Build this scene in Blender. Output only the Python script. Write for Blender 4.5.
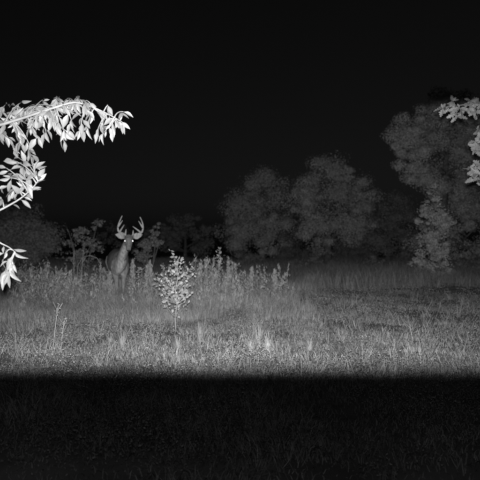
import bpy, bmesh, math, random
import numpy as np
from mathutils import Vector, Matrix

random.seed(7)
rng = np.random.default_rng(7)
scene = bpy.context.scene
for o in list(bpy.data.objects):
    bpy.data.objects.remove(o)
COL = scene.collection

# ------------------------------------------------------------------ camera
F = 492.0            # focal length in photo pixels (photo is 480 wide)
CAM_H = 1.10         # trail camera strapped about a metre up
cam_d = bpy.data.cameras.new('camera')
cam = bpy.data.objects.new('camera', cam_d)
COL.objects.link(cam)
cam.location = (0, 0, CAM_H)
cam.rotation_euler = (math.radians(90), 0, 0)
cam_d.sensor_width = 36.0
cam_d.lens = 36.0 * F / 480.0
cam_d.clip_start = 0.05
cam_d.clip_end = 2000
cam_d.dof.use_dof = True
cam_d.dof.focus_distance = 3.6
cam_d.dof.aperture_fstop = 2.7
scene.camera = cam

# ------------------------------------------------------------------ night sky
world = bpy.data.worlds.new('World')
scene.world = world
world.use_nodes = True
wt = world.node_tree
bg = wt.nodes['Background']
sky = wt.nodes.new('ShaderNodeTexSky')
sky.sky_type = 'NISHITA'
sky.sun_disc = False
sky.sun_elevation = math.radians(2)
sky.sun_rotation = math.radians(200)
bw = wt.nodes.new('ShaderNodeRGBToBW')          # infrared camera: no colour
wt.links.new(sky.outputs[0], bw.inputs[0])
wt.links.new(bw.outputs[0], bg.inputs[0])
bg.inputs[1].default_value = 0.0031

# faint added fill from high up, no such source in view
night_fill_d = bpy.data.lights.new('night_fill', 'SUN')
night_fill_d.energy = 0.004
night_fill_d.angle = math.radians(0.5)
night_fill = bpy.data.objects.new('night_fill', night_fill_d)
COL.objects.link(night_fill)
night_fill.rotation_euler = (math.radians(55), 0, math.radians(25))

# infrared flash of the trail camera, just above its lens; its beam is
# shaped wide and low, cut off so ground and sky beyond stay dark
flash_d = bpy.data.lights.new('infrared_flash', 'SPOT')
flash_d.energy = 2250
flash_d.spot_size = math.radians(120)
flash_d.spot_blend = 0.3
flash_d.shadow_soft_size = 0.03
flash = bpy.data.objects.new('infrared_flash', flash_d)
COL.objects.link(flash)
flash.location = (0.0, 0.0, CAM_H + 0.07)
flash.rotation_euler = (math.radians(90), 0, 0)
flash_d.use_nodes = True
lt = flash_d.node_tree
em = lt.nodes['Emission']


def lmath(op, a, b=None, c=None):
    n = lt.nodes.new('ShaderNodeMath')
    n.operation = op
    for i, v in enumerate((a, b, c)):
        if v is None:
            continue
        if isinstance(v, (int, float)):
            n.inputs[i].default_value = v
        else:
            lt.links.new(v, n.inputs[i])
    return n.outputs[0]


def lstep(v, a, b):
    n = lt.nodes.new('ShaderNodeMapRange')
    n.interpolation_type = 'SMOOTHSTEP'
    lt.links.new(v, n.inputs[0])
    n.inputs[1].default_value = a
    n.inputs[2].default_value = b
    n.inputs[3].default_value = 1.0
    n.inputs[4].default_value = 0.0
    return n.outputs[0]


tc = lt.nodes.new('ShaderNodeTexCoord')
sp = lt.nodes.new('ShaderNodeSeparateXYZ')
lt.links.new(tc.outputs['Normal'], sp.inputs[0])
az = lmath('ABSOLUTE', sp.outputs[2])
u = lmath('DIVIDE', sp.outputs[0], az)
v = lmath('DIVIDE', sp.outputs[1], az)
prof = lmath('MULTIPLY', lstep(v, 0.252, 0.288), lstep(lmath('MULTIPLY', v, -1.0), 0.236, 0.302))
hu = lmath('POWER', 2.718, lmath('MULTIPLY', lmath('MULTIPLY', u, u), -1.6))
prof = lmath('MULTIPLY', prof, hu)
prof = lmath('ADD', prof, 0.006)
lt.links.new(prof, em.inputs[1])

scene.view_settings.view_transform = 'Standard'
scene.view_settings.look = 'None'
scene.view_settings.exposure = 0
scene.view_settings.gamma = 1
scene.render.engine = 'CYCLES'
scene.cycles.filter_width = 2.6      # soft plastic lens
scene.cycles.max_bounces = 3
scene.cycles.diffuse_bounces = 2


# ------------------------------------------------------------------ helpers
def at(px, py, d):
    """pixel of the photo at depth d -> world point"""
    return Vector(((px - 240) / F * d, d, CAM_H - (py - 240) / F * d))


def gz(x, y):
    return (0.035 * math.sin(x * 0.9 + 0.4) * math.cos(y * 0.7)
            + 0.02 * math.sin(x * 2.3 + y * 1.9)) * min(1, max(0, (60 - math.hypot(x, y)) / 40))


def gzn(x, y):
    k = np.clip((60 - np.hypot(x, y)) / 40, 0, 1)
    return (0.035 * np.sin(x * 0.9 + 0.4) * np.cos(y * 0.7) + 0.02 * np.sin(x * 2.3 + y * 1.9)) * k


def mat(name, col, rough=0.8, var=0.0, noise=0.0, nscale=8.0, transl=0.0, spec=0.25, bump=0.0, bscale=60):
    m = bpy.data.materials.new(name)
    m.use_nodes = True
    nt = m.node_tree
    b = nt.nodes['Principled BSDF']
    b.inputs['Roughness'].default_value = rough
    b.inputs['Specular IOR Level'].default_value = spec
    val = nt.nodes.new('ShaderNodeValue')
    val.outputs[0].default_value = col
    out = val.outputs[0]

    def mul(a, src, lo, hi):
        r = nt.nodes.new('ShaderNodeMapRange')
        nt.links.new(src, r.inputs[0])
        r.inputs[3].default_value = lo
        r.inputs[4].default_value = hi
        mm = nt.nodes.new('ShaderNodeMath')
        mm.operation = 'MULTIPLY'
        nt.links.new(a, mm.inputs[0])
        nt.links.new(r.outputs[0], mm.inputs[1])
        return mm.outputs[0]
    if var:
        g = nt.nodes.new('ShaderNodeNewGeometry')
        out = mul(out, g.outputs['Random Per Island'], 1 - var, 1 + var)
    tex = nt.nodes.new('ShaderNodeTexCoord')
    if noise:
        n = nt.nodes.new('ShaderNodeTexNoise')
        n.inputs['Scale'].default_value = nscale
        n.inputs['Detail'].default_value = 5
        nt.links.new(tex.outputs['Object'], n.inputs['Vector'])
        r = nt.nodes.new('ShaderNodeMapRange')
        nt.links.new(n.outputs['Fac'], r.inputs[0])
        r.inputs[1].default_value = 0.3
        r.inputs[2].default_value = 0.7
        out = mul(out, r.outputs[0], 1 - noise, 1 + noise)
    comb = nt.nodes.new('ShaderNodeCombineColor')
    for i in range(3):
        nt.links.new(out, comb.inputs[i])
    nt.links.new(comb.outputs[0], b.inputs['Base Color'])
    if bump:
        n = nt.nodes.new('ShaderNodeTexNoise')
        n.inputs['Scale'].default_value = bscale
        n.inputs['Detail'].default_value = 6
        nt.links.new(tex.outputs['Object'], n.inputs['Vector'])
        bp = nt.nodes.new('ShaderNodeBump')
        bp.inputs['Strength'].default_value = bump
        nt.links.new(n.outputs['Fac'], bp.inputs['Height'])
        nt.links.new(bp.outputs[0], b.inputs['Normal'])
    return m


M = {}
M['far_weed'] = mat('far_weed', 0.2, 0.8, var=0.4)
M['soil'] = mat('soil', 0.19, 0.95, noise=0.45, nscale=1.6, bump=0.8, bscale=18)
M['turf'] = mat('turf', 0.25, 0.8, var=0.35, noise=0.45, nscale=1.2)
M['dry'] = mat('dry_grass', 0.26, 0.8, var=0.3, noise=0.3, nscale=1.3)
M['forb'] = mat('forb_leaf', 0.23, 0.8, var=0.3, noise=0.3, nscale=1.7)
M['weed_leaf'] = mat('weed_leaf', 0.28, 0.8, var=0.3)
M['weed'] = mat('weed_stem', 0.24, 0.8, var=0.25)
M['pale'] = mat('pale_dead_stem', 0.34, 0.8, var=0.2)
M['sap'] = mat('sapling_leaf', 0.34, 0.55, var=0.35)
M['leaf'] = mat('near_leaf', 0.135, 0.5, noise=0.2, nscale=30, spec=0.4)
M['leaf_dark'] = mat('near_leaf_underside', 0.10, 0.55, noise=0.2, nscale=30)
M['oak'] = mat('oak_leaf', 0.17, 0.55, noise=0.35, nscale=2.5)
M['bark'] = mat('bark', 0.13, 0.9, noise=0.4, nscale=12, bump=0.8, bscale=30)
M['twig'] = mat('pale_twig', 0.2, 0.7, noise=0.2, nscale=20)
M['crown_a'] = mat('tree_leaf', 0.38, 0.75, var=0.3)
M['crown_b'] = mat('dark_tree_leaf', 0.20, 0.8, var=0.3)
M['shrub'] = mat('shrub_leaf', 0.17, 0.8, var=0.4)
M['antler'] = mat('antler', 0.38, 0.6, noise=0.2, nscale=30)
M['hoof'] = mat('hoof', 0.05, 0.5)


def link(name, me, m=None, parent=None):
    o = bpy.data.objects.new(name, me)
    COL.objects.link(o)
    if m is not None:
        me.materials.clear()
        me.materials.append(m)
    if parent is not None:
        o.parent = parent
    return o


def mesh_np(name, verts, faces):
    """faces: (n,k) int array of k-gons"""
    me = bpy.data.meshes.new(name)
    verts = np.asarray(verts, dtype=np.float32)
    faces = np.asarray(faces, dtype=np.int32)
    n, k = faces.shape
    me.vertices.add(len(verts))
    me.vertices.foreach_set('co', verts.ravel())
    me.loops.add(n * k)
    me.loops.foreach_set('vertex_index', faces.ravel())
    me.polygons.add(n)
    me.polygons.foreach_set('loop_start', np.arange(n, dtype=np.int32) * k)
    me.polygons.foreach_set('loop_total', np.full(n, k, dtype=np.int32))
    me.update(calc_edges=True)
    return me


def empty(name, loc, label, cat, group=None):
    o = bpy.data.objects.new(name, None)
    o.empty_display_size = 0.1
    COL.objects.link(o)
    o.location = loc
    tag(o, label, cat, group)
    return o


def tag(o, label, cat, group=None):
    o['label'] = label
    o['category'] = cat
    if group:
        o['group'] = group


class MB:
    """collects tubes and free faces, all in the local frame of a thing"""

    def __init__(self):
        self.v = []
        self.f = []

    def tube(self, pts, rad, n=6, cap=True):
        pts = [Vector(p) for p in pts]
        base = len(self.v)
        up = Vector((0.31, 0.17, 0.93))
        for i, p in enumerate(pts):
            t = (pts[min(i + 1, len(pts) - 1)] - pts[max(i - 1, 0)])
            if t.length < 1e-9:
                t = Vector((0, 0, 1))
            t.normalize()
            a = t.cross(up)
            if a.length < 1e-3:
                a = t.cross(Vector((1, 0, 0)))
            a.normalize()
            b = t.cross(a)
            r = rad[i]
            rx, ry = r if isinstance(r, tuple) else (r, r)
            for k in range(n):
                w = 2 * math.pi * k / n
                self.v.append(p + a * (math.cos(w) * rx) + b * (math.sin(w) * ry))
        for i in range(len(pts) - 1):
            for k in range(n):
                q = base + i * n
                self.f.append((q + k, q + (k + 1) % n, q + n + (k + 1) % n, q + n + k))
        if cap:
            self.f.append(tuple(base + k for k in range(n - 1, -1, -1)))
            q = base + (len(pts) - 1) * n
            self.f.append(tuple(q + k for k in range(n)))

    def build(self, name, m, parent=None, smooth=True):
        me = bpy.data.meshes.new(name)
        me.from_pydata([tuple(p) for p in self.v], [], self.f)
        if smooth:
            me.polygons.foreach_set('use_smooth', [True] * len(me.polygons))
        me.update()
        return link(name, me, m, parent)


def bez(a, b, c, n=6):
    a, b, c = Vector(a), Vector(b), Vector(c)
    return [a * (1 - t) ** 2 + b * 2 * t * (1 - t) + c * t * t for t in [i / n for i in range(n + 1)]]


def leaf_quads(centers, size, aspect=0.55, droop=0.0, normals=None):
    """one pointed four-sided leaf per centre, random orientation -> verts, faces"""
    n = len(centers)
    d = rng.normal(size=(n, 3))
    d[:, 2] -= droop
    d /= np.linalg.norm(d, axis=1)[:, None]
    e = rng.normal(size=(n, 3))
    if normals is not None:
        nn = normals + rng.normal(size=(n, 3)) * 0.3
        nn /= np.linalg.norm(nn, axis=1)[:, None]
        d -= nn * np.sum(d * nn, axis=1)[:, None]
        d /= np.linalg.norm(d, axis=1)[:, None]
        e = np.cross(nn, d)
    e -= d * np.sum(e * d, axis=1)[:, None]
    e /= np.linalg.norm(e, axis=1)[:, None]
    s = (size * rng.uniform(0.6, 1.3, n))[:, None]
    c = np.asarray(centers)
    v = np.stack([c - d * s * 0.5, c + e * s * aspect * 0.5 - d * s * 0.08,
                  c + d * s * 0.5, c - e * s * aspect * 0.5 - d * s * 0.08], axis=1).reshape(-1, 3)
    f = np.arange(4 * n).reshape(n, 4)
    return v, f


# ------------------------------------------------------------------ ground
def build_ground():
    def axis():
        a = list(np.arange(-20, 20.01, 0.25))
        ext = [25, 32, 45, 70, 120, 220, 400, 800]
        return np.array(sorted([-e for e in ext] + a + ext))
    xs = axis()
    ys = axis() + 6
    X, Y = np.meshgrid(xs, ys)
    Z = gzn(X, Y)
    v = np.stack([X, Y, Z], -1).reshape(-1, 3)
    nx, ny = len(xs), len(ys)
    i = np.arange(nx * ny).reshape(ny, nx)
    f = np.stack([i[:-1, :-1], i[:-1, 1:], i[1:, 1:], i[1:, :-1]], -1).reshape(-1, 4)
    me = mesh_np('ground', v, f)
    me.polygons.foreach_set('use_smooth', [True] * len(me.polygons))
    o = link('ground', me, M['soil'])
    o['kind'] = 'structure'
    tag(o, 'dark bare soil of the field between the grass and weeds', 'ground')


build_ground()


def vnoise(x, y, s, seed=0):
    r = np.random.default_rng(seed)
    g = r.random((64, 64))
    u, w = x / s + 200, y / s + 200
    i, j = np.floor(u).astype(int), np.floor(w).astype(int)
    a, b = u - i, w - j
    a = a * a * (3 - 2 * a)
    b = b * b * (3 - 2 * b)
    q = lambda p, t: g[p % 64, t % 64]
    return (q(i, j) * (1 - a) + q(i + 1, j) * a) * (1 - b) + (q(i, j + 1) * (1 - a) + q(i + 1, j + 1) * a) * b


def frustum_points(n, d0, d1, power=1.0, margin=1.12):
    """points on the ground inside the view wedge, plus a margin for other cameras"""
    d = d0 + (d1 - d0) * rng.random(n) ** power
    x = (rng.random(n) * 2 - 1) * 240 / F * d * margin
    x += (rng.random(n) * 2 - 1) * 0.25
    return x, d


def blades(x, y, h, w, lean, name, m, label, seg=2, stuff=True):
    n = len(x)
    a = rng.random(n) * 2 * np.pi
    dx, dy = np.cos(a), np.sin(a)
    b = rng.random(n) * 2 * np.pi
    wx, wy = np.cos(b) * w * 0.5, np.sin(b) * w * 0.5
    z = gzn(x, y) - 0.01
    L = lean * h * rng.uniform(0.3, 1.6, n)
    P0 = np.stack([x, y, z], -1)
    P1 = np.stack([x + dx * L * .3, y + dy * L * .3, z + h * .6], -1)
    P2 = np.stack([x + dx * L, y + dy * L, z + h * np.clip(1.0 - 0.35 * L / h, .5, 1)], -1)
    W = np.stack([wx, wy, np.zeros(n)], -1)
    verts = np.stack([P0 - W, P0 + W, P1 + W * .75, P1 - W * .75, P2], 1).reshape(-1, 3)
    k = np.arange(n)[:, None] * 5
    quads = k + np.array([[0, 1, 2, 3]])
    # quad + tip triangle (as degenerate-free separate tri list)
    me = bpy.data.meshes.new(name)
    me.vertices.add(len(verts))
    me.vertices.foreach_set('co', verts.astype(np.float32).ravel())
    tris = k + np.array([[3, 2, 4]])
    loops = np.concatenate([quads, tris], 1).ravel().astype(np.int32)
    me.loops.add(len(loops))
    me.loops.foreach_set('vertex_index', loops)
    me.polygons.add(2 * n)
    st = (np.arange(n)[:, None] * 7 + np.array([[0, 4]])).ravel().astype(np.int32)
    tot = np.tile(np.array([4, 3], dtype=np.int32), n)
    me.polygons.foreach_set('loop_start', st)
    me.polygons.foreach_set('loop_total', tot)
    me.update(calc_edges=True)
    o = link(name, me, m)
    if stuff:
        o['kind'] = 'stuff'
    tag(o, label, 'grass')
    return o


def sstep(x, a, b):
    t = np.clip((x - a) / (b - a), 0, 1)
    return t * t * (3 - 2 * t)


def tall_mask(x, y):
    """1 where the rank weeds stand (left and round the deer), 0 on the low field at right"""
    px = 240 + F * x / y
    right = 1 - sstep(px + 60 * (vnoise(x, y, 0.8, 3) - .5), 270, 305)
    near = sstep(y + 1.4 * (vnoise(x, y, 0.7, 4) - .5), 6.0, 7.6)
    return right * near


def build_grass():
    # short turf over the whole field
    x, y = frustum_points(270000, 2.0, 13.5, 0.8)
    nz = vnoise(x, y, 0.45, 1) * .35 + vnoise(x, y, 0.17, 2) * .35 + vnoise(x, y * 2.4, 0.9, 21) * .3
    keep = rng.random(len(x)) < np.clip((nz - .2) * 2.2, 0.2, 1)
    x, y, nz = x[keep], y[keep], nz[keep]
    h = (0.02 + 0.17 * nz * vnoise(x, y, 1.1, 33) ** .7) * rng.uniform(.5, 1.5, len(x)) * (1 - .4 * sstep(240 + F * x / y, 290, 340))
    blades(x, y, h, 0.0035 + 0.0035 * rng.random(len(x)), 1.1, 'short_grass', M['turf'],
           'short pale grass covering the open field')
    # broad low leaves of ground plants
    x, y = frustum_points(150000, 2.2, 13.0, 0.9)
    nz = vnoise(x, y, 0.6, 11) * .5 + vnoise(x, y, 0.22, 12) * .5
    keep = rng.random(len(x)) < sstep(nz, .42, .62)
    x, y, nz = x[keep], y[keep], nz[keep]
    z = gzn(x, y) + 0.01 + rng.random(len(x)) * 0.16 * (nz - .4) * 3
    v, f = leaf_quads(np.stack([x, y, z], -1), 0.010 + 0.0016 * y, 0.5)
    v[:, 2] = np.maximum(v[:, 2], gzn(v[:, 0], v[:, 1]) + .002)
    o = link('ground_cover', mesh_np('ground_cover', v, f), M['forb'])
    o['kind'] = 'stuff'
    tag(o, 'low leafy ground plants in patches between the grass', 'ground cover')
    # long wispy dead grass in loose clumps at the front
    cx, cy = frustum_points(420, 3.9, 9.5, 1.0)
    k = rng.integers(5, 34, len(cx))
    x = np.repeat(cx, k) + rng.normal(size=k.sum()) * .05
    y = np.repeat(cy, k) + rng.normal(size=k.sum()) * .05
    h = np.repeat(rng.uniform(.07, .24, len(cx)), k) * rng.uniform(.4, 1.3, k.sum())
    blades(x, y, h, 0.0035 + 0.003 * rng.random(len(x)), 1.3, 'grass_wisps', M['pale'],
           'bright wispy dead grass scattered in loose clumps over the near field')
    # rank grass of the left bank
    x, y = frustum_points(230000, 5.6, 11.5, 1.0)
    t = tall_mask(x, y)
    dens = .35 + .65 * (vnoise(x, y, 0.35, 5) > .45)
    keep = rng.random(len(x)) < t * dens
    x, y, t = x[keep], y[keep], t[keep]
    px = 240 + F * x / y
    hmax = 0.13 + 0.34 * vnoise(x, y, 0.5, 6) * t + 0.04 * sstep(y, 7.5, 9.5)
    h = hmax * rng.uniform(.45, 1.25, len(x))
    blades(x, y, h, 0.004 + 0.004 * rng.random(len(x)), 0.5, 'tall_grass', M['dry'],
           'rank tall grass on the left around the deer\'s legs')
    # far band of weeds before the trees
    x, y = frustum_points(190000, 10.2, 25, 0.9, 1.15)
    px = 240 + F * x / y
    dens = .2 + .8 * (vnoise(x, y, 0.8, 8) > .4)
    start = sstep(y + 2 * (vnoise(x, y, 1.2, 9) - .5), 10.3, 12.0)
    keep = rng.random(len(x)) < dens * start
    x, y = x[keep], y[keep]
    h = (0.10 + 0.34 * vnoise(x, y, 0.9, 10) + .10 * sstep(240 + F * x / y, 280, 340)) * rng.uniform(.5, 1.2, len(x))
    blades(x, y, h, 0.006 + 0.006 * rng.random(len(x)), 0.5, 'far_weeds', M['far_weed'],
           'dim band of rank weeds at the far edge of the field before the trees')


build_grass()


# ------------------------------------------------------------------ trees
def make_tree(name, label, base, lobes, leafmat, n_clump, per, leaf, trunk_r, group, stems=1, cat='tree',
              spread=0.22, shell=0.5, twigs=0):
    """lobes: list of (centre Vector, (rx, ry, rz)) in world metres"""
    bx, by = base
    root = empty(name, (bx, by, gz(bx, by)), label, cat, group)
    o0 = Vector(root.location)
    mb = MB()
    vols = np.array([a[1][0] * a[1][1] * a[1][2] for a in lobes]) ** (2 / 3)
    vols /= vols.sum()
    top = max(c.z + r[2] for c, r in lobes) - o0.z
    cen = []
    pick = rng.choice(len(lobes), n_clump, p=vols)
    for li in pick:
        c, r = lobes[li]
        d = rng.normal(size=3)
        d /= np.linalg.norm(d)
        rad = rng.random() ** (1 / (1 + 3 * shell))
        cen.append((c.x - o0.x + d[0] * rad * r[0], c.y - o0.y + d[1] * rad * r[1], c.z - o0.z + d[2] * rad * r[2]))
    cen = np.array(cen)
    cen[:, 2] = np.maximum(cen[:, 2], 0.15)
    # trunks
    trunks = []
    for s in range(stems):
        li = s % len(lobes) if stems > 1 else int(np.argmax([a[0].z for a in lobes]))
        c, r = lobes[li]
        tip = Vector((c.x - o0.x, c.y - o0.y, c.z - o0.z + r[2] * .5))
        start = Vector((0, 0, -0.1)) + Vector((random.uniform(-1, 1), random.uniform(-1, 1), 0)) * trunk_r * (stems - 1) * .8
        mid = start.lerp(tip, .5) + Vector((random.uniform(-1, 1), random.uniform(-1, 1), 0)) * top * .05
        mid.x = mid.x * .6 + start.x * .4
        pts = bez(start, mid, tip, 9)
        rads = [trunk_r * (1.25 - 1.15 * (i / 9)) * (1.3 if i == 0 else 1) for i in range(10)]
        mb.tube(pts, rads, 8)
        trunks.append(pts)
    tr = mb.build('trunk', M['bark'], root)
    # limbs to the lobes, twigs to a share of the clumps
    allp = [p for t in trunks for p in t[2:]]

    def limb(lm, tgt, r0):
        tgt = Vector(tgt)
        cand = [p for p in allp if p.z < tgt.z + 0.05] or allp[:1]
        p = min(cand, key=lambda q: (q - tgt).length + abs((tgt.z - q.z) - .6 * (tgt - q).length) * .5)
        m = p.lerp(tgt, .5) + Vector((random.uniform(-.1, .1), random.uniform(-.1, .1), .12)) * (tgt - p).length
        pts = bez(p, m, tgt, 5)
        lm.tube(pts, [r0 * (1 - .8 * i / 5) for i in range(6)], 5)
        return pts
    for c, r in lobes:
        lm = MB()
        pp = limb(lm, (c.x - o0.x, c.y - o0.y, c.z - o0.z), trunk_r * .5)
        lm.build('limb', M['bark'], root)
        allp += pp[2:]
    lm = MB()
    for q in cen[rng.choice(len(cen), min(len(cen), 40 + twigs), replace=False)]:
        limb(lm, q, trunk_r * .18)
    tw = lm.build('twigs', M['bark'], root)
    tw['kind'] = 'stuff'
    # leaves on the outside of dense uneven clumps
    P, N = [], []
    for q in cen:
        k = int(per * rng.uniform(.3, 1.7))
        s = spread * rng.uniform(.45, 1.6)
        dr = rng.normal(size=(k, 3))
        dr /= np.linalg.norm(dr, axis=1)[:, None]
        rad = s * np.clip(1 + rng.normal(size=(k, 1)) * .2, .4, 1.3)
        P.append(q + dr * rad * np.array([1.1, 1.1, .8]))
        N.append(dr + np.array([0, 0, .35]))
    P, N = np.concatenate(P), np.concatenate(N)
    P[:, 2] = np.maximum(P[:, 2], .06)
    vv, ff = leaf_quads(P, leaf, .6, .2, N)
    cr = link('crown', mesh_np('crown', vv, ff), leafmat, root)
    return root


def lobe(px, py, d, rx, ry, depth=None):
    """lobe from its photo outline (pixels) at distance d"""
    k = d / F
    return (at(px, py, d), (rx * k, depth if depth else (rx + ry) * .5 * k, ry * k))


def bx(px, d):
    return ((px - 240) / F * d, d)


def build_trees():
    G = 'trees at the back of the field'
    make_tree('broadleaf_tree', 'tallest pale broadleaf tree in the middle, with a pointed round-topped crown', bx(328, 22),
              [lobe(325, 164, 22, 7, 12), lobe(316, 166, 22, 5, 8), lobe(336, 168, 22, 5, 10), lobe(347, 174, 22, 5, 9), lobe(300, 184, 22, 5, 8), lobe(372, 198, 22, 5, 8), lobe(361, 186, 22.4, 5, 8), lobe(322, 182, 22, 20, 18), lobe(350, 190, 22.5, 20, 14), lobe(362, 205, 22.5, 14, 12), lobe(305, 200, 21.5, 18, 20),
               lobe(335, 215, 21.5, 30, 22), lobe(355, 225, 22, 22, 18), lobe(316, 235, 21.5, 24, 20)],
              M['crown_a'], 125, 240, .08, .14, G, spread=.34, shell=.7)
    make_tree('broadleaf_tree', 'dimmer broad tree left of the tallest middle tree, sloping to the left', bx(262, 24.5),
              [lobe(268, 176, 24.5, 6, 10), lobe(256, 182, 24.5, 5, 8), lobe(240, 194, 24.5, 5, 8), lobe(281, 186, 24.5, 5, 10), lobe(228, 208, 24.5, 5, 8), lobe(262, 192, 24.5, 16, 14), lobe(243, 207, 24.5, 16, 14), lobe(275, 215, 24, 22, 22),
               lobe(235, 225, 25, 18, 16), lobe(258, 238, 24, 28, 20)],
              M['crown_a'], 110, 240, .08, .14, G, spread=.36, shell=.7)
    make_tree('broadleaf_tree', 'big tree at the right rising out of the top of the view', bx(440, 17.5),
              [lobe(418, 135, 17.5, 28, 26), lobe(408, 152, 17, 22, 20), lobe(450, 125, 18, 34, 36),
               lobe(430, 165, 17.2, 26, 20), lobe(470, 160, 18, 26, 30), lobe(450, 105, 18, 28, 16), lobe(440, 190, 17.6, 26, 16), lobe(420, 175, 17.4, 16, 12), lobe(455, 212, 18, 24, 18),
               lobe(475, 255, 18, 26, 16), lobe(428, 235, 18.6, 18, 22),
               lobe(480, 205, 18.5, 24, 28), lobe(462, 235, 18.5, 26, 24)],
              M['crown_a'], 230, 250, .07, .17, G, spread=.30, shell=.7)
    make_tree('slender_tree', 'small slender ragged tree standing in front of the big right tree', bx(433, 13),
              [lobe(433, 196, 13, 8, 16), lobe(428, 215, 13, 13, 12), lobe(440, 222, 13.1, 13, 14),
               lobe(432, 240, 13, 18, 12), lobe(440, 252, 13, 16, 14), lobe(430, 266, 13, 20, 12), lobe(440, 274, 13, 20, 8), lobe(421, 255, 13, 8, 8)],
              M['crown_a'], 210, 50, .055, .05, G, spread=.09, shell=.2, twigs=60)
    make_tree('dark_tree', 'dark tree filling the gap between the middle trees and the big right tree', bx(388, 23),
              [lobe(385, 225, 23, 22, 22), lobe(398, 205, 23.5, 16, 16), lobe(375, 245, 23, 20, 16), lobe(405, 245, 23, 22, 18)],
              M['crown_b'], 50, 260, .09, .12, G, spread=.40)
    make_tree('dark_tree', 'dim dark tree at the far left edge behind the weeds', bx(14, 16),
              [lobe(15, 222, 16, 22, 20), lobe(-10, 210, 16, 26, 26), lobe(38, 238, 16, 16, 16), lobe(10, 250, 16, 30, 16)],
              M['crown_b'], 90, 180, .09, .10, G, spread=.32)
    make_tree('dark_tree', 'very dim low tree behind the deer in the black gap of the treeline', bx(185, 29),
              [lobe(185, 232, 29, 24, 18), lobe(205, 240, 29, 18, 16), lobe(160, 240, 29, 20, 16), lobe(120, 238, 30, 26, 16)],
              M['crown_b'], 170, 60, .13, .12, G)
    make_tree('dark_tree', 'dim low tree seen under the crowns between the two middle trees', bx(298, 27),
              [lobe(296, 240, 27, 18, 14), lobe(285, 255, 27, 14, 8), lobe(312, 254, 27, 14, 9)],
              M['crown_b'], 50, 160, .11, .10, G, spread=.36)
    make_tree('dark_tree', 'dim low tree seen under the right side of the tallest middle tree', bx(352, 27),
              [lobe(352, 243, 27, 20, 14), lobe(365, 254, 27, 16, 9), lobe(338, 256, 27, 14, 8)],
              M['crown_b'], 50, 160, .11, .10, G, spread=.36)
    S = 'shrubs along the back of the field'
    make_tree('shrub', 'wiry shrub with knobbly leafy branch ends just left of the deer', bx(80, 12),
              [lobe(82, 232, 12, 9, 8), lobe(70, 240, 12, 9, 8), lobe(98, 224, 12, 5, 7), lobe(92, 246, 12, 14, 8),
               lobe(66, 228, 12, 4, 6), lobe(82, 258, 12, 20, 12)],
              M['shrub'], 120, 20, .055, .026, S, stems=6, cat='shrub', spread=.05, shell=.3, twigs=40)
    make_tree('shrub', 'wiry shrub with a leaning forked branch just right of the deer', bx(148, 12.4),
              [lobe(147, 246, 12.4, 10, 9), lobe(154, 232, 12.4, 6, 7), lobe(158, 225, 12.4, 3, 3), lobe(142, 256, 12.4, 10, 8),
               lobe(160, 243, 12.4, 6, 4)],
              M['shrub'], 95, 20, .055, .026, S, stems=5, cat='shrub', spread=.05, shell=.3, twigs=40)
    make_tree('shrub', 'low dim shrub under the middle trees right of the weeds', bx(318, 18),
              [lobe(318, 262, 18, 20, 12), lobe(340, 268, 18, 18, 9), lobe(300, 268, 18, 16, 9)],
              M['shrub'], 80, 90, .06, .03, S, stems=4, cat='shrub', spread=.14, shell=.3)
    make_tree('shrub', 'low broad shrub at the foot of the dark gap tree', bx(385, 17),
              [lobe(385, 266, 17, 24, 11), lobe(365, 272, 17, 16, 9), lobe(408, 270, 17, 16, 9)],
              M['shrub'], 80, 90, .06, .03, S, stems=4, cat='shrub', spread=.14, shell=.3)
    make_tree('shrub', 'low shrub under the dim broad tree in the dark behind the deer weeds', bx(245, 19),
              [lobe(245, 262, 19, 22, 10), lobe(222, 266, 19, 16, 9)],
              M['shrub'], 80, 90, .06, .03, S, stems=3, cat='shrub', spread=.14, shell=.3)
    make_tree('shrub', 'low broad shrub at the right edge under the big tree', bx(470, 15.5),
              [lobe(468, 268, 15.5, 22, 13), lobe(490, 262, 15.5, 18, 15)],
              M['shrub'], 80, 90, .06, .03, S, stems=3, cat='shrub', spread=.12, shell=.3)


build_trees()


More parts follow.
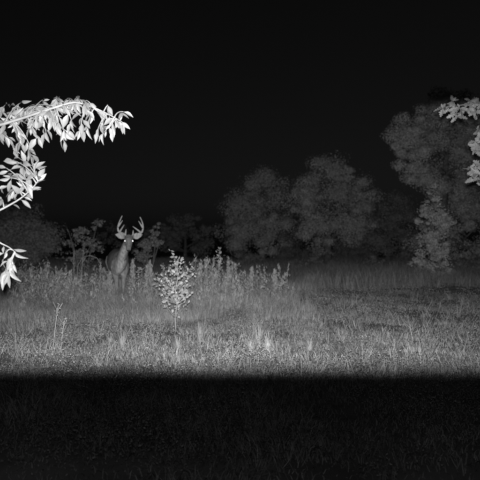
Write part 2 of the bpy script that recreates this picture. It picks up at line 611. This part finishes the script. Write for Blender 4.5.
# ------------------------------------------------------------------ near leafy trees (out of frame trunk, branches in frame)
def leaf_mesh(kind, seed):
    r = random.Random(seed)
    v, f = [], []
    if kind == 'lance':
        prof = [(0, .05), (.12, .45), (.32, .95), (.52, 1.0), (.72, .72), (.88, .33), (1.0, .02)]
        L, W = 1.0, .20
        bend = r.uniform(-.1, 1.1)
        fold = r.uniform(.1, .9)
        side = r.uniform(-.22, .22)
        W *= r.uniform(.75, 1.1)
        for t, w in prof:
            zc = -bend * t * t * .5
            xc = side * t * t
            ww = w * W * r.uniform(.92, 1.08)
            v += [(xc - ww, t * L, zc + ww * fold), (xc, t * L, zc), (xc + ww, t * L, zc + ww * fold)]
        for i in range(len(prof) - 1):
            a = i * 3
            f += [(a, a + 1, a + 4, a + 3), (a + 1, a + 2, a + 5, a + 4)]
        # petiole
        a = len(v)
        v += [(-.012, -.16, .01), (.012, -.16, .01), (.012, .02, 0), (-.012, .02, 0)]
        f.append((a, a + 1, a + 2, a + 3))
    else:   # lobed oak leaf
        prof = [(0, .05), (.12, .16), (.22, .62), (.32, .30), (.46, .95), (.57, .38), (.70, .72), (.80, .34), (.92, .40), (1.0, .03)]
        bend = r.uniform(-.2, .5)
        fold = r.uniform(0, .4)
        for t, w in prof:
            ww = w * .36 * r.uniform(.85, 1.15)
            zc = -bend * t * t * .5
            v += [(-ww, t + .06 * w, zc + ww * fold), (0, t, zc), (ww, t + .06 * w, zc + ww * fold)]
        for i in range(len(prof) - 1):
            a = i * 3
            f += [(a, a + 1, a + 4, a + 3), (a + 1, a + 2, a + 5, a + 4)]
    me = bpy.data.meshes.new('leaf')
    me.from_pydata(v, [], f)
    me.polygons.foreach_set('use_smooth', [True] * len(me.polygons))
    me.update()
    return me


def leaf_obj(me, pos, dirv, size, parent, roll=None):
    o = bpy.data.objects.new('leaf', me)
    COL.objects.link(o)
    d = Vector(dirv).normalized()
    up = Vector((random.uniform(-1, 1), -1.0 + random.uniform(-.9, .9), random.uniform(-.5, .9)))
    x = d.cross(up).normalized()
    z = x.cross(d)
    R = Matrix((x, d, z)).transposed().to_4x4()
    o.parent = parent
    o.matrix_basis = Matrix.Translation(Vector(pos)) @ R @ Matrix.Scale(size, 4)
    return o


def near_tree_left():
    D = 2.7
    base = (-2.15, 2.75, gz(-2.15, 2.75))
    root = empty('near_tree', base, 'brightly lit near tree reaching in from the left with hanging pointed leaves', 'tree')
    B = Vector(base)
    trunk = MB()
    trunk.tube([Vector((0, 0, -.1)), Vector((.02, 0, .8)), Vector((-.03, .03, 1.6)), Vector((.04, 0, 2.5)), Vector((.0, .1, 3.4))],
               [.13, .10, .09, .07, .04], 10)
    trunk.build('trunk', M['bark'], root)
    L = [leaf_mesh('lance', i) for i in range(14)]
    for i, me in enumerate(L):
        me.materials.append(M['leaf'] if i < 10 else M['leaf_dark'])

    def branch(path, r0, twigs, spacing, size, droop, sub=True):
        """path: pixel points with depth; twigs: pixel end points with depth hung from the branch"""
        pts = [Vector((.0, .0, max(.4, at(*path[0]).z - B.z - .12)))] + [at(*p) - B for p in path]
        fine = []
        for i in range(len(pts) - 1):
            for k in range(4):
                fine.append(pts[i].lerp(pts[i + 1], k / 4))
        fine.append(pts[-1])
        for _ in range(2):
            fine = [fine[0]] + [(fine[i - 1] + fine[i] * 2 + fine[i + 1]) / 4 for i in range(1, len(fine) - 1)] + [fine[-1]]
        mb = MB()
        n = len(fine)
        mb.tube(fine, [r0 * (1 - .8 * i / (n - 1)) for i in range(n)], 6)
        lines = [fine[int(n * .35):]]
        for (px, py, d) in twigs:
            e = at(px, py, d) - B
            s = min(fine, key=lambda q: (q - e).length + (0.25 if q.z < e.z - .05 else 0))
            m = s.lerp(e, .5) + Vector((random.uniform(-.02, .02), random.uniform(-.02, .02), .03))
            tw = bez(s, m, e, 6)
            mb.tube(tw, [.0035 * (1 - .6 * i / 6) for i in range(7)], 5)
            lines.append(tw)
        br = mb.build('branch', M['twig'], root)
        for ln in lines:
            acc = 0
            for i in range(1, len(ln)):
                seg = ln[i] - ln[i - 1]
                acc += seg.length
                while acc > spacing:
                    acc -= spacing
                    p = ln[i - 1].lerp(ln[i], random.random())
                    w = p + B
                    px = 240 + F * w.x / w.y
                    if px < -14:
                        continue
                    dv = Vector((random.gauss(0, .55), random.gauss(-.05, .45), -droop + random.gauss(0, .45))) + seg.normalized() * .35
                    leaf_obj(random.choice(L), p + dv.normalized() * .012, dv, size * random.uniform(.5, 1.25), br)
            dv = ln[-1] - ln[-2]
            leaf_obj(random.choice(L[:5]), ln[-1], dv.normalized() + Vector((0, 0, -.3)), size, br)

    # upper bough, rising to the right and drooping at its end
    branch([(-10, 128, 2.7), (20, 119, 2.65), (50, 109, 2.6), (75, 101, 2.65), (95, 108, 2.7), (112, 116, 2.7), (122, 122, 2.7)], .010,
           [(8, 138, 2.75), (14, 150, 2.8), (22, 143, 2.7), (30, 146, 2.75), (38, 138, 2.7), (46, 132, 2.6), (56, 126, 2.6),
            (64, 130, 2.65), (72, 122, 2.6), (80, 130, 2.65), (88, 128, 2.7), (97, 132, 2.7), (104, 133, 2.7), (112, 130, 2.7),
            (124, 112, 2.75), (64, 142, 2.7), (30, 128, 2.5), (10, 112, 2.8), (36, 104, 2.9), (90, 103, 2.6), (108, 106, 2.7),
            (6, 104, 2.85), (22, 102, 2.85), (30, 108, 2.8), (44, 99, 2.85), (56, 97, 2.8), (66, 99, 2.85), (78, 96, 2.8), (48, 112, 2.85), (20, 112, 2.85)],
           .0165, .058, 1.0)
    # middle spray
    branch([(-8, 214, 2.5), (8, 206, 2.5), (20, 199, 2.5), (31, 190, 2.5), (38, 181, 2.5)], .007,
           [(4, 186, 2.55), (10, 178, 2.5), (14, 190, 2.45), (20, 172, 2.6), (6, 168, 2.5), (12, 160, 2.55), (26, 186, 2.5), (30, 178, 2.5), (2, 200, 2.5),
            (18, 158, 2.6), (30, 152, 2.65)],
           .021, .056, .35)
    # low spray
    branch([(-10, 236, 2.4), (0, 243, 2.4), (9, 247, 2.4), (15, 252, 2.4)], .006,
           [(4, 258, 2.4), (6, 270, 2.42), (2, 280, 2.4), (12, 262, 2.4), (9, 276, 2.4)],
           .024, .060, .6)


near_tree_left()


def near_tree_right():
    base = (3.15, 5.0, gz(3.15, 5.0))
    B = Vector(base)
    root = empty('oak_tree', base, 'near oak with bright lobed leaves hanging into the top right corner', 'tree')
    mb = MB()
    mb.tube([Vector((0, 0, -.1)), Vector((.03, 0, 1.)), Vector((-.02, .02, 2.0)), Vector((.05, 0, 3.2)), Vector((0, .1, 4.2))],
            [.17, .13, .12, .09, .05], 10)
    mb.build('trunk', M['bark'], root)
    L = [leaf_mesh('oak', i + 20) for i in range(5)]
    for me in L:
        me.materials.append(M['oak'])

    def branch(path, ends, r0=.012):
        pts = [Vector((0, 0, at(*path[0]).z - B.z + .05))] + [at(*p) - B for p in path]
        mb = MB()
        mb.tube(pts, [r0 * (1 - .7 * i / (len(pts) - 1)) for i in range(len(pts))], 6)
        clus = []
        for e in ends:
            e = at(*e) - B
            s = min(pts[1:], key=lambda q: (q - e).length)
            tw = bez(s, s.lerp(e, .5) + Vector((0, 0, .03)), e, 4)
            mb.tube(tw, [.005, .004, .004, .003, .002], 5)
            clus.append(tw)
        br = mb.build('branch', M['bark'], root)
        for tw in clus:
            for k in range(8):
                p = tw[-1].lerp(tw[-2], random.random() * 1.2)
                dv = Vector((random.gauss(0, .8), random.gauss(-.2, .5), random.gauss(-.25, .6)))
                leaf_obj(random.choice(L), p, dv, .085 * random.uniform(.55, 1.2), br)
    branch([(495, 100, 5.0), (475, 103, 5.0), (455, 106, 5.0), (445, 107, 5.0)],
           [(442, 110, 5.0), (449, 108, 5.1), (457, 117, 5.0), (460, 109, 4.9), (467, 111, 5.0), (475, 114, 5.0), (480, 105, 5.1), (470, 101, 5.0), (452, 101, 5.0)])
    branch([(498, 125, 5.1), (485, 132, 5.1), (478, 140, 5.1)],
           [(477, 132, 5.1), (474, 143, 5.1), (480, 148, 5.1), (484, 138, 5.0), (476, 150, 5.1), (486, 126, 5.1)])
    branch([(498, 158, 5.0), (484, 164, 5.0), (474, 167, 5.0)],
           [(469, 168, 5.0), (475, 172, 5.0), (480, 166, 4.9), (478, 181, 5.0), (484, 185, 5.0), (472, 177, 5.0)])


near_tree_right()


# ------------------------------------------------------------------ sapling
def sapling():
    d = 5.9
    bxp = at(176, 330, d)
    root = empty('sapling', (bxp.x, d, gz(bxp.x, d)), 'bright little leafy sapling standing in the grass right of the deer', 'sapling')
    B = Vector(root.location)
    mb = MB()
    stem = [Vector((0, 0, -.03))]  + [at(px, py, d) - B for px, py in ((175, 318), (177, 304), (175.5, 290), (178, 276), (177, 265), (179.5, 256))]
    mb.tube(stem, [.008, .007, .006, .0055, .005, .004, .002], 6)
    mb.build('stem', M['pale'], root)
    br = MB()
    ends = [(160, 283), (156, 279), (163, 292), (168, 277), (165, 287), (186, 273), (191, 268), (194, 267), (187, 282), (184, 290), (171, 296), (168, 268),
            (174, 262), (181, 262), (183, 257), (176, 270), (180, 280), (172, 285), (190, 275), (167, 297), (186, 296), (173, 254), (178, 300), (162, 275), (183, 286), (158, 288), (160, 296), (164, 301), (172, 305), (181, 304), (188, 300), (190, 291), (156, 284), (195, 272), (170, 290), (166, 281), (188, 287)]
    P = []
    for (px, py) in ends:
        e = at(px, py, d + random.uniform(-.14, .14)) - B
        s = min([q for q in stem[1:]], key=lambda q: (q - e).length + (1 if q.z > e.z - .07 else 0))
        tw = bez(s, s.lerp(e, .6) + Vector((0, 0, -.03)), e, 4)
        br.tube(tw, [.003, .0028, .0025, .002, .0015], 4)
        for k in range(random.choice((6, 12, 18, 24))):
            t = random.uniform(.35, 1.05)
            p = s.lerp(e, min(1, t)) + Vector((random.gauss(0, .024), random.gauss(0, .024), random.gauss(0, .028)))
            P.append(p)
    br.build('twig', M['pale'], root)
    vv, ff = leaf_quads(np.array([tuple(p) for p in P]), .041, .62)
    link('foliage', mesh_np('foliage', vv, ff), M['sap'], root)


sapling()


# ------------------------------------------------------------------ single weed stalks and grass tufts
def stalk(px, topy, d, kind, label, group, lean=0.0, cat='weed', bend=0.0):
    g = bx(px, d)
    z0 = gz(*g)
    root = empty('weed_stalk', (g[0], g[1], z0), label, cat, group)
    h = CAM_H - (topy - 240) / F * d - z0
    tip = Vector((lean * d / F, random.uniform(-.05, .05), h))
    mid = Vector((bend * d / F, 0, h * .55))
    pts = bez(Vector((0, 0, -.02)), mid, tip, 8)
    wk = random.uniform(.5, 1.0)
    mb = MB()
    r = .0055 if kind != 'plume' else .006
    mb.tube(pts, [r * (1 - .5 * i / 8) for i in range(9)], 5)
    if kind == 'bare':
        for _ in range(4):
            i = random.randint(4, 7)
            p = pts[i]
            a = random.uniform(0, 6.28)
            q = p + Vector((math.cos(a) * .05, math.sin(a) * .05, .06 + random.random() * .04))
            mb.tube([p, p.lerp(q, .5) + Vector((0, 0, -.008)), q], [.0025, .002, .0015], 4)
    mb.build('stem', M['pale'] if kind == 'bare' else M['weed'], root)
    P = []
    if kind == 'plume':        # dense fuzzy upright spike
        for _ in range(420):
            t = random.uniform(.35, 1.0)
            p = pts[min(8, int(t * 8))].lerp(pts[min(8, int(t * 8) + 1)], t * 8 % 1)
            w = .042 * wk * (1.3 - t)
            P.append(p + Vector((random.gauss(0, w), random.gauss(0, w), random.gauss(0, .02))))
        size = .04
    elif kind == 'leafy':
        for _ in range(150):
            t = random.uniform(.15, 1.0)
            p = pts[min(8, int(t * 8))].lerp(pts[min(8, int(t * 8) + 1)], t * 8 % 1)
            w = .09 * (1.15 - t)
            P.append(p + Vector((random.gauss(0, w), random.gauss(0, w), random.gauss(0, .02))))
        size = .05
    else:
        for _ in range(26):
            t = random.uniform(.75, 1.0)
            p = pts[min(8, int(t * 8))].lerp(pts[min(8, int(t * 8) + 1)], t * 8 % 1)
            P.append(p + Vector((random.gauss(0, .012), random.gauss(0, .012), random.gauss(0, .02))))
        size = .02
    vv, ff = leaf_quads(np.array([tuple(p) for p in P]), size * (1.4 if kind == 'plume' else 1), .24 if kind == 'plume' else .4, -2.2 if kind == 'plume' else 0)
    vv[:, 2] = np.maximum(vv[:, 2], .01)
    lo = link('seed_head' if kind == 'bare' else 'leaves', mesh_np('weed_leaves', vv, ff), M['weed_leaf'] if kind != 'bare' else M['pale'], root)
    lo['kind'] = 'stuff'
    return root


def weed_growth():
    P, mb = [], MB()
    n = 0
    while n < 380:
        d = random.uniform(7.2, 9.8)
        px = random.uniform(-20, 290)
        if 112 < px < 134 and d < 9:
            continue
        g = bx(px, d)
        if px > 232 and random.random() < (px - 225) / 75:
            n += .4
            continue
        wk = random.uniform(.4, 1.15)
        h = random.uniform(.25, .62) * (1.3 if 180 < px < 235 else 1) * (1 if px > 60 else 1.1)
        z0 = gz(*g)
        b0 = Vector((g[0], g[1], z0 - .02))
        tip = b0 + Vector((random.gauss(0, .09), random.gauss(0, .06), h))
        md = b0.lerp(tip, .5) + Vector((random.gauss(0, .025), 0, 0))
        mb.tube([b0, md, tip], [.005, .004, .003], 4)
        if random.random() < .42:           # bare forking stem
            for _ in range(6):
                p = md.lerp(tip, random.uniform(-.3, .9))
                q = p + Vector((random.gauss(0, .07), random.gauss(0, .05), random.uniform(.02, .14)))
                mb.tube([p, p.lerp(q, .5) + Vector((0, 0, -.01)), q], [.003, .0025, .002], 4)
                for _ in range(5):
                    P.append(tuple(q + Vector((random.gauss(0, .02), random.gauss(0, .02), random.gauss(0, .02)))))
            n += 1
            continue
        for _ in range(int(110 * wk)):
            t = random.uniform(.25, 1.03)
            w = .036 * wk * (1.25 - t)
            P.append(tuple((b0.lerp(md, t * 2) if t < .5 else md.lerp(tip, t * 2 - 1)) + Vector((random.gauss(0, w), random.gauss(0, w), random.gauss(0, .02)))))
        n += 1
    vv, ff = leaf_quads(np.array(P), .06, .24, -2.2)
    root = link('weed_growth', mesh_np('weed_growth', vv, ff), M['weed_leaf'])
    root['kind'] = 'stuff'
    tag(root, 'soft grey mass of rank weeds crowding round the deer and leftward', 'weeds')
    st = mb.build('stems', M['weed'], root)
    st['kind'] = 'stuff'


weed_growth()

ORD = ['first', 'second', 'third', 'fourth', 'fifth', 'sixth', 'seventh', 'eighth', 'ninth', 'tenth', 'eleventh', 'twelfth',
       'thirteenth', 'fourteenth']


def weeds():
    G1 = 'thin dead stalks left of the deer'
    rows = [(22, 270, 8.6, 'leafy'), (33, 264, 8.8, 'leafy'), (46, 262, 8.6, 'leafy'), (57, 270, 8.2, 'leafy'), (74, 251, 8.0, 'bare'), (81, 249, 8.2, 'bare'),
            (92, 276, 8.0, 'leafy'), (100, 261, 8.1, 'bare'), (109, 272, 8.0, 'plume')]
    for i, (px, ty, d, k) in enumerate(rows):
        stalk(px, ty, d, k, '%s tall weed from the left edge, among those left of the deer' % ORD[i], G1, lean=random.uniform(-4, 4))
    G2 = 'upright weeds right of the deer'
    rows = [(132, 260, 8.1, 'plume'), (138, 267, 8.0, 'leafy'), (146, 265, 8.2, 'plume'), (152, 262, 8.2, 'plume'), (163, 264, 8.4, 'leafy'),
            (190, 270, 8.2, 'plume'), (199, 264, 8.0, 'plume'), (207, 260, 8.1, 'plume')]
    for i, (px, ty, d, k) in enumerate(rows):
        stalk(px, ty, d, k, '%s upright fuzzy weed counting rightward from the deer\'s front legs' % ORD[i], G2, lean=random.uniform(-2, 2))
    stalk(217, 247, 8.2, 'leafy', 'tallest leafy weed with a forked top, right of the sapling', G2, lean=3)
    G3 = 'fading weeds at the right end of the tall growth'
    rows = [(228, 268, 8.3, 'plume'), (240, 276, 8.2, 'leafy'), (250, 268, 8.4, 'plume'), (262, 276, 8.2, 'leafy'), (275, 270, 8.4, 'plume'), (286, 284, 8.3, 'leafy')]
    for i, (px, ty, d, k) in enumerate(rows):
        stalk(px, ty, d, k, '%s weed in the clump ending the tall growth at the middle of the field' % ORD[i], G3, lean=random.uniform(-2, 2))
    G4 = 'thin stalks at the front left'
    stalk(53, 305, 4.9, 'bare', 'taller of two thin straight stalks at the front left', G4, lean=5, bend=2)
    stalk(61, 321, 4.9, 'bare', 'shorter of two thin straight stalks at the front left', G4, lean=2, bend=1)
    # one stalk arched over
    g = bx(77, 8.0)
    root = empty('arched_stalk', (g[0], g[1], gz(*g)), 'dead stalk bent over in an arch left of the deer', 'weed')
    B = Vector(root.location)
    mb = MB()
    pts = [Vector((0, 0, -.02))] + [at(px, py, 8.0) - B for px, py in ((77, 285), (78, 265), (83, 257), (90, 255.5), (97, 258), (101, 265), (103, 275))]
    mb.tube(pts, [.006, .0055, .005, .0045, .004, .0035, .003, .002], 5)
    mb.build('stem', M['weed'], root)

    def tuft(px, d, h, n, label, spread=.5, matn='dry', wid=.006, arch=1.0, name='grass_tuft'):
        g = bx(px, d)
        root = empty(name, (g[0], g[1], gz(*g)), label, 'grass tuft', 'tufts of grass at the front of the field')
        for k in range(n):
            mb = MB()
            a = random.uniform(0, 2 * math.pi)
            L = h * random.uniform(.5, 1.15)
            s = spread * random.uniform(.2, 1.2) * L
            dx, dy = math.cos(a), math.sin(a)
            b0 = Vector((dx * .02 * random.random(), dy * .02 * random.random(), -.01))
            pts = bez(b0, b0 + Vector((dx * s * .3, dy * s * .3, L * 1.1)), b0 + Vector((dx * s * 1.4, dy * s * 1.4, L * (1 - .5 * arch * random.random()))), 6)
            wv = Vector((-dy, dx, 0))
            if abs(wv.x) < .4:
                wv = Vector((.7, .7 * wv.y, 0))
            v, f = [], []
            for i, p in enumerate(pts):
                w = wid * (1 - (i / 6) ** 2 * .9) * .5
                v += [p - wv * w, p + wv * w]
            for i in range(6):
                f.append((2 * i, 2 * i + 1, 2 * i + 3, 2 * i + 2))
            mb.v, mb.f = v, f
            mb.build('blade', M[matn], root)

    tuft(200, 5.3, .26, 30, 'spiky tuft of grass at the front below the sapling', .7)
    tuft(178, 4.8, .16, 30, 'low bright grass tuft at the front just left of the spiky tuft', .9)
    tuft(259, 5.2, .33, 26, 'tall arching tuft of thin dry stems at the front middle', .9, 'pale', .005)
    tuft(268, 4.95, .22, 34, 'bright tuft of grass just right of the arching dry stems', .7, 'pale', .006)
    tuft(251, 4.9, .16, 30, 'small bright tuft in front of the arching dry stems', .8, 'pale')
    tuft(122, 4.9, .24, 36, 'broad tuft of grass in front of and below the deer', .6)
    tuft(110, 5.1, .14, 26, 'small tuft beside the broad one below the deer', .8)
    tuft(310, 5.1, .2, 24, 'tuft of grass at the front right of the middle', .8)
    tuft(20, 5.0, .16, 24, 'low tuft of grass at the front left edge', .9)
    tuft(345, 5.4, .15, 22, 'small tuft on the low field at the right', .9)
    tuft(308, 8.0, .33, 12, 'lone thin tuft standing on the low field beyond the tall weeds', .35)
    tuft(58, 4.85, .13, 18, 'short tuft at the foot of the two thin front stalks', .8)


weeds()


# ------------------------------------------------------------------ deer
def fur_material():
    m = bpy.data.materials.new('deer_fur')
    m.use_nodes = True
    nt = m.node_tree
    b = nt.nodes['Principled BSDF']
    b.inputs['Roughness'].default_value = .85
    b.inputs['Specular IOR Level'].default_value = .15
    at_ = nt.nodes.new('ShaderNodeAttribute')
    at_.attribute_name = 'fur'
    tex = nt.nodes.new('ShaderNodeTexCoord')
    n = nt.nodes.new('ShaderNodeTexNoise')
    n.inputs['Scale'].default_value = 40
    n.inputs['Detail'].default_value = 6
    mp = nt.nodes.new('ShaderNodeMapping')
    mp.inputs['Scale'].default_value = (1, 1, .35)
    nt.links.new(tex.outputs['Object'], mp.inputs[0])
    nt.links.new(mp.outputs[0], n.inputs['Vector'])
    r = nt.nodes.new('ShaderNodeMapRange')
    nt.links.new(n.outputs['Fac'], r.inputs[0])
    r.inputs[1].default_value = .3
    r.inputs[2].default_value = .7
    r.inputs[3].default_value = .62
    r.inputs[4].default_value = 1.35
    mx = nt.nodes.new('ShaderNodeMix')
    mx.data_type = 'RGBA'
    mx.blend_type = 'MULTIPLY'
    mx.inputs[0].default_value = 1
    nt.links.new(at_.outputs['Color'], mx.inputs[6])
    nt.links.new(r.outputs[0], mx.inputs[7])
    nt.links.new(mx.outputs[2], b.inputs['Base Color'])
    bp = nt.nodes.new('ShaderNodeBump')
    bp.inputs['Strength'].default_value = .6
    bp.inputs['Distance'].default_value = .02
    nt.links.new(n.outputs['Fac'], bp.inputs['Height'])
    nt.links.new(bp.outputs[0], b.inputs['Normal'])
    return m


def deer():
    d = 8.5
    g = bx(120.7, d)
    root = empty('deer', (g[0], g[1], gz(*g)), 'antlered buck with shining eyes standing in the tall grass facing the camera', 'deer')
    th = math.radians(19)
    root.rotation_euler = (0, 0, th)

    def loft(mb, st, n=14):
        """st: (centre, rx, rz, axis tangent is derived)"""
        mb.tube([s[0] for s in st], [s[1] for s in st], n)

    body = MB()
    # the tube's first radius acts along tangent x up, second along the remaining axis
    V = Vector
    loft(body, [(V((0, -.07, .73)), (.05, .07)), (V((0, -.03, .735)), (.085, .15)), (V((0, .06, .74)), (.12, .21)), (V((0, .2, .75)), (.145, .235)),
                (V((0, .42, .745)), (.18, .23)), (V((0, .65, .77)), (.18, .215)), (V((0, .86, .79)), (.17, .205)), (V((0, 1.0, .81)), (.14, .185)),
                (V((0, 1.1, .80)), (.09, .11)), (V((0, 1.13, .80)), (.04, .05))], 18)
    # neck
    loft(body, [(V((0, .14, .74)), (.13, .15)), (V((.025, .02, .86)), (.09, .135)), (V((.05, -.10, .98)), (.076, .11)), (V((.08, -.20, 1.08)), (.068, .09)),
                (V((.10, -.27, 1.15)), (.07, .08))], 14)
    # head, facing the camera (turned back by the body's angle)
    hd = V((.107, -.30, 1.17))

    def H(x, y, z):
        p = Matrix.Rotation(-th + math.radians(11), 3, 'Z') @ V((x, y, z))
        return hd + p
    loft(body, [(H(0, .05, .045), (.045, .04)), (H(0, 0, .02), (.068, .062)), (H(0, -.06, -.03), (.072, .068)), (H(0, -.11, -.10), (.054, .055)),
                (H(0, -.16, -.15), (.043, .042)), (H(0, -.19, -.185), (.039, .034)), (H(0, -.20, -.2), (.024, .02))], 14)
    # ears as cupped leaves
    for s in (-1, 1):
        e0, e1 = H(s * .055, .02, .03), H(s * .225, -.0, .075)
        ax = (e1 - e0)
        up = V((0, .15, 1)).normalized()
        pts = [e0 + ax * t for t in (0, .15, .35, .6, .82, 1.0)]
        w = [.024, .045, .064, .058, .034, .008]
        base = len(body.v)
        nrm = ax.normalized().cross(up)
        u2 = nrm.cross(ax.normalized())
        for p, q in zip(pts, w):
            for k in range(10):
                a = 2 * math.pi * k / 10
                body.v.append(p + u2 * (math.cos(a) * q) + nrm * (math.sin(a) * min(q, .013)))
        for i in range(5):
            for k in range(10):
                q = base + i * 10
                body.f.append((q + k, q + (k + 1) % 10, q + 10 + (k + 1) % 10, q + 10 + k))
        body.f.append(tuple(base + k for k in range(9, -1, -1)))
        body.f.append(tuple(base + 50 + k for k in range(10)))
    # legs
    for s in (-1, 1):
        fy = .10 if s > 0 else .14
        loft(body, [(V((s * .075, fy, .80)), (.045, .07)), (V((s * .078, fy, .68)), (.058, .10)), (V((s * .072, fy + .02, .55)), (.052, .065)), (V((s * .06, fy, .44)), (.038, .042)),
                    (V((s * .056, fy - .01, .31)), (.031, .033)), (V((s * .056, fy, .26)), (.026, .028)), (V((s * .056, fy, .12)), (.021, .023)), (V((s * .056, fy - .015, .085)), (.027, .028)),
                    (V((s * .056, fy - .04, .04)), (.026, .03))], 10)
        hy = .98 if s > 0 else .96
        loft(body, [(V((s * .09, hy - .02, .86)), (.07, .09)), (V((s * .07, hy - .04, .74)), (.07, .14)), (V((s * .08, hy - .09, .58)), (.06, .10)), (V((s * .09, hy - .02, .48)), (.042, .055)),
                    (V((s * .085, hy + .07, .41)), (.031, .04)), (V((s * .085, hy + .055, .35)), (.026, .03)), (V((s * .085, hy + .02, .12)), (.021, .023)), (V((s * .085, hy, .085)), (.027, .028)),
                    (V((s * .085, hy - .03, .04)), (.026, .03))], 10)
    # tail
    loft(body, [(V((0, 1.08, .86)), (.03, .03)), (V((0, 1.16, .78)), (.04, .03)), (V((0, 1.17, .66)), (.035, .025)), (V((0, 1.15, .58)), (.01, .01))], 8)
    tmp = body.build('body', None, None)
    bm = bmesh.new()
    bm.from_mesh(tmp.data)
    bmesh.ops.recalc_face_normals(bm, faces=bm.faces)
    bm.to_mesh(tmp.data)
    bm.free()
    md = tmp.modifiers.new('remesh', 'REMESH')
    md.mode = 'VOXEL'
    md.voxel_size = .011
    md.use_smooth_shade = True
    sm = tmp.modifiers.new('smooth', 'SMOOTH')
    sm.factor = .5
    sm.iterations = 4
    dg = bpy.context.evaluated_depsgraph_get()
    me = bpy.data.meshes.new_from_object(tmp.evaluated_get(dg))
    me.name = 'body'
    bpy.data.objects.remove(tmp)
    # coat: pale throat, chest stripe, belly, inner ears, muzzle ring; darker back, face and brisket
    n = len(me.vertices)
    co = np.empty(n * 3, dtype=np.float32)
    me.vertices.foreach_get('co', co)
    co = co.reshape(-1, 3)
    nr = np.empty(n * 3, dtype=np.float32)
    me.vertices.foreach_get('normal', nr)
    nr = nr.reshape(-1, 3)
    x, y, z = co.T
    val = np.full(n, .21)
    val += .06 * sstep(-y, -.75, .0) * (1 - sstep(z, .95, 1.1))            # paler forehand
    thr = sstep(-y, -.05, .12) * sstep(z, .80, .92) * (1 - sstep(z, 1.03, 1.12)) * sstep(-nr[:, 1], .1, .6)
    val += .10 * thr                                                          # throat patch
    ch = sstep(-nr[:, 1], .2, .8) * (1 - sstep(np.abs(x), .03, .10)) * (1 - sstep(z, .82, .95)) * sstep(-y, -.12, .02)
    val += .10 * ch
    bel = sstep(-nr[:, 2], .3, .8) * (z > .4) * (z < .62)
    val += .12 * bel
    leg = (1 - sstep(z, .45, .58))
    val = val * (1 - leg) + leg * .24
    hx, hy_, hz_ = hd
    near_ear = (np.abs(x - hx) > .085) & (z > 1.08)
    val[near_ear & (nr[:, 1] < -.2)] = .36
    val[near_ear & (nr[:, 1] >= -.2)] = .2
    face = (~near_ear) & (y < hy_ + .02) & (z > .88)
    val[face] = .19
    nose = face & (z < hz_ - .178)
    val[nose] = .05
    val[y > 1.13] = .2
    val[z < .075] = .05
    ca = me.color_attributes.new('fur', 'FLOAT_COLOR', 'POINT')
    arr = np.stack([val, val, val, np.ones(n)], -1).astype(np.float32)
    ca.data.foreach_set('color', arr.ravel())
    link('body', me, fur_material(), root)

    # antlers (pixel-drawn front view, relative to the head, at the head's distance)
    k = d / F

    def A(px, py, back):
        return H((px - 128.7) * k, .03 + back, (233.5 - py) * k * 1.1 + .035)
    for s, beam, tines in (
        (-1, [(126.3, 233.5, 0), (124, 231, .02), (120, 230, .06), (117.8, 227.5, .08), (118, 224, .06), (119.6, 220, .02), (122.3, 215, -.04)],
         [[(125, 231.6, .02), (125.8, 229, -.03), (126, 226.8, -.05)], [(119, 230, .07), (121.5, 226.5, .03), (124.2, 222.8, .0)],
          [(117.9, 225, .06), (120.5, 221.5, .03), (122.6, 219, .01)]]),
        (1, [(131.2, 233.5, 0), (133.6, 231.5, .02), (138, 231.2, .06), (141.6, 229, .08), (142.3, 225, .06), (141.6, 220.5, .02), (139.2, 216, -.04)],
         [[(132.4, 232, .02), (132.6, 229.5, -.03), (132.8, 227.6, -.05)], [(140.5, 230, .07), (136.5, 227, .03), (132.2, 224.2, .0)],
          [(142.2, 226, .06), (139.6, 222, .03), (137.8, 219.4, .01)]])):
        mb = MB()
        bp = [A(*p) for p in beam]
        fine = []
        for i in range(len(bp) - 1):
            fine += [bp[i].lerp(bp[i + 1], t) for t in (0, .5)]
        fine.append(bp[-1])
        fine = [fine[0]] + [(fine[i - 1] + 2 * fine[i] + fine[i + 1]) / 4 for i in range(1, len(fine) - 1)] + [fine[-1]]
        mb.tube(fine, [.0235 - .017 * (i / (len(fine) - 1)) ** 1.5 for i in range(len(fine))], 8)
        for t in tines:
            a, b, c = [A(*p) for p in t]
            mb.tube(bez(a, b, c, 5), [.016, .0155, .014, .011, .0075, .003], 7)
        mb.build('antler', M['antler'], root)

    # eyes: wet ball with the reflecting layer behind the pupil facing the flash
    shine = bpy.data.materials.new('eye_shine')
    shine.use_nodes = True
    pb = shine.node_tree.nodes['Principled BSDF']
    pb.inputs['Base Color'].default_value = (.9, .9, .9, 1)
    pb.inputs['Metallic'].default_value = 1
    pb.inputs['Roughness'].default_value = .5
    dark = mat('eye_dark', .03, .2)
    for s in (-1, 1):
        c = H(s * .058, -.075, -.035)
        bm = bmesh.new()
        bmesh.ops.create_uvsphere(bm, u_segments=12, v_segments=8, radius=.02)
        e = bpy.data.meshes.new('eye')
        bm.to_mesh(e)
        bm.free()
        eo = link('eye', e, dark, root)
        eo.location = c
        bm = bmesh.new()
        bmesh.ops.create_circle(bm, cap_ends=True, segments=14, radius=.0108)
        for vv in bm.verts:
            vv.co.z -= (vv.co.x ** 2 + vv.co.y ** 2) * 8
        e = bpy.data.meshes.new('pupil')
        bm.to_mesh(e)
        bm.free()
        po = link('pupil', e, shine, eo)
        wdir = (Vector((0, 0, CAM_H + .035)) - (Vector(root.location) + Matrix.Rotation(th, 3, 'Z') @ c)).normalized()
        ld = Matrix.Rotation(-th, 3, 'Z') @ wdir
        po.rotation_euler = ld.to_track_quat('Z', 'Y').to_euler()
        po.location = ld * .0215


deer()
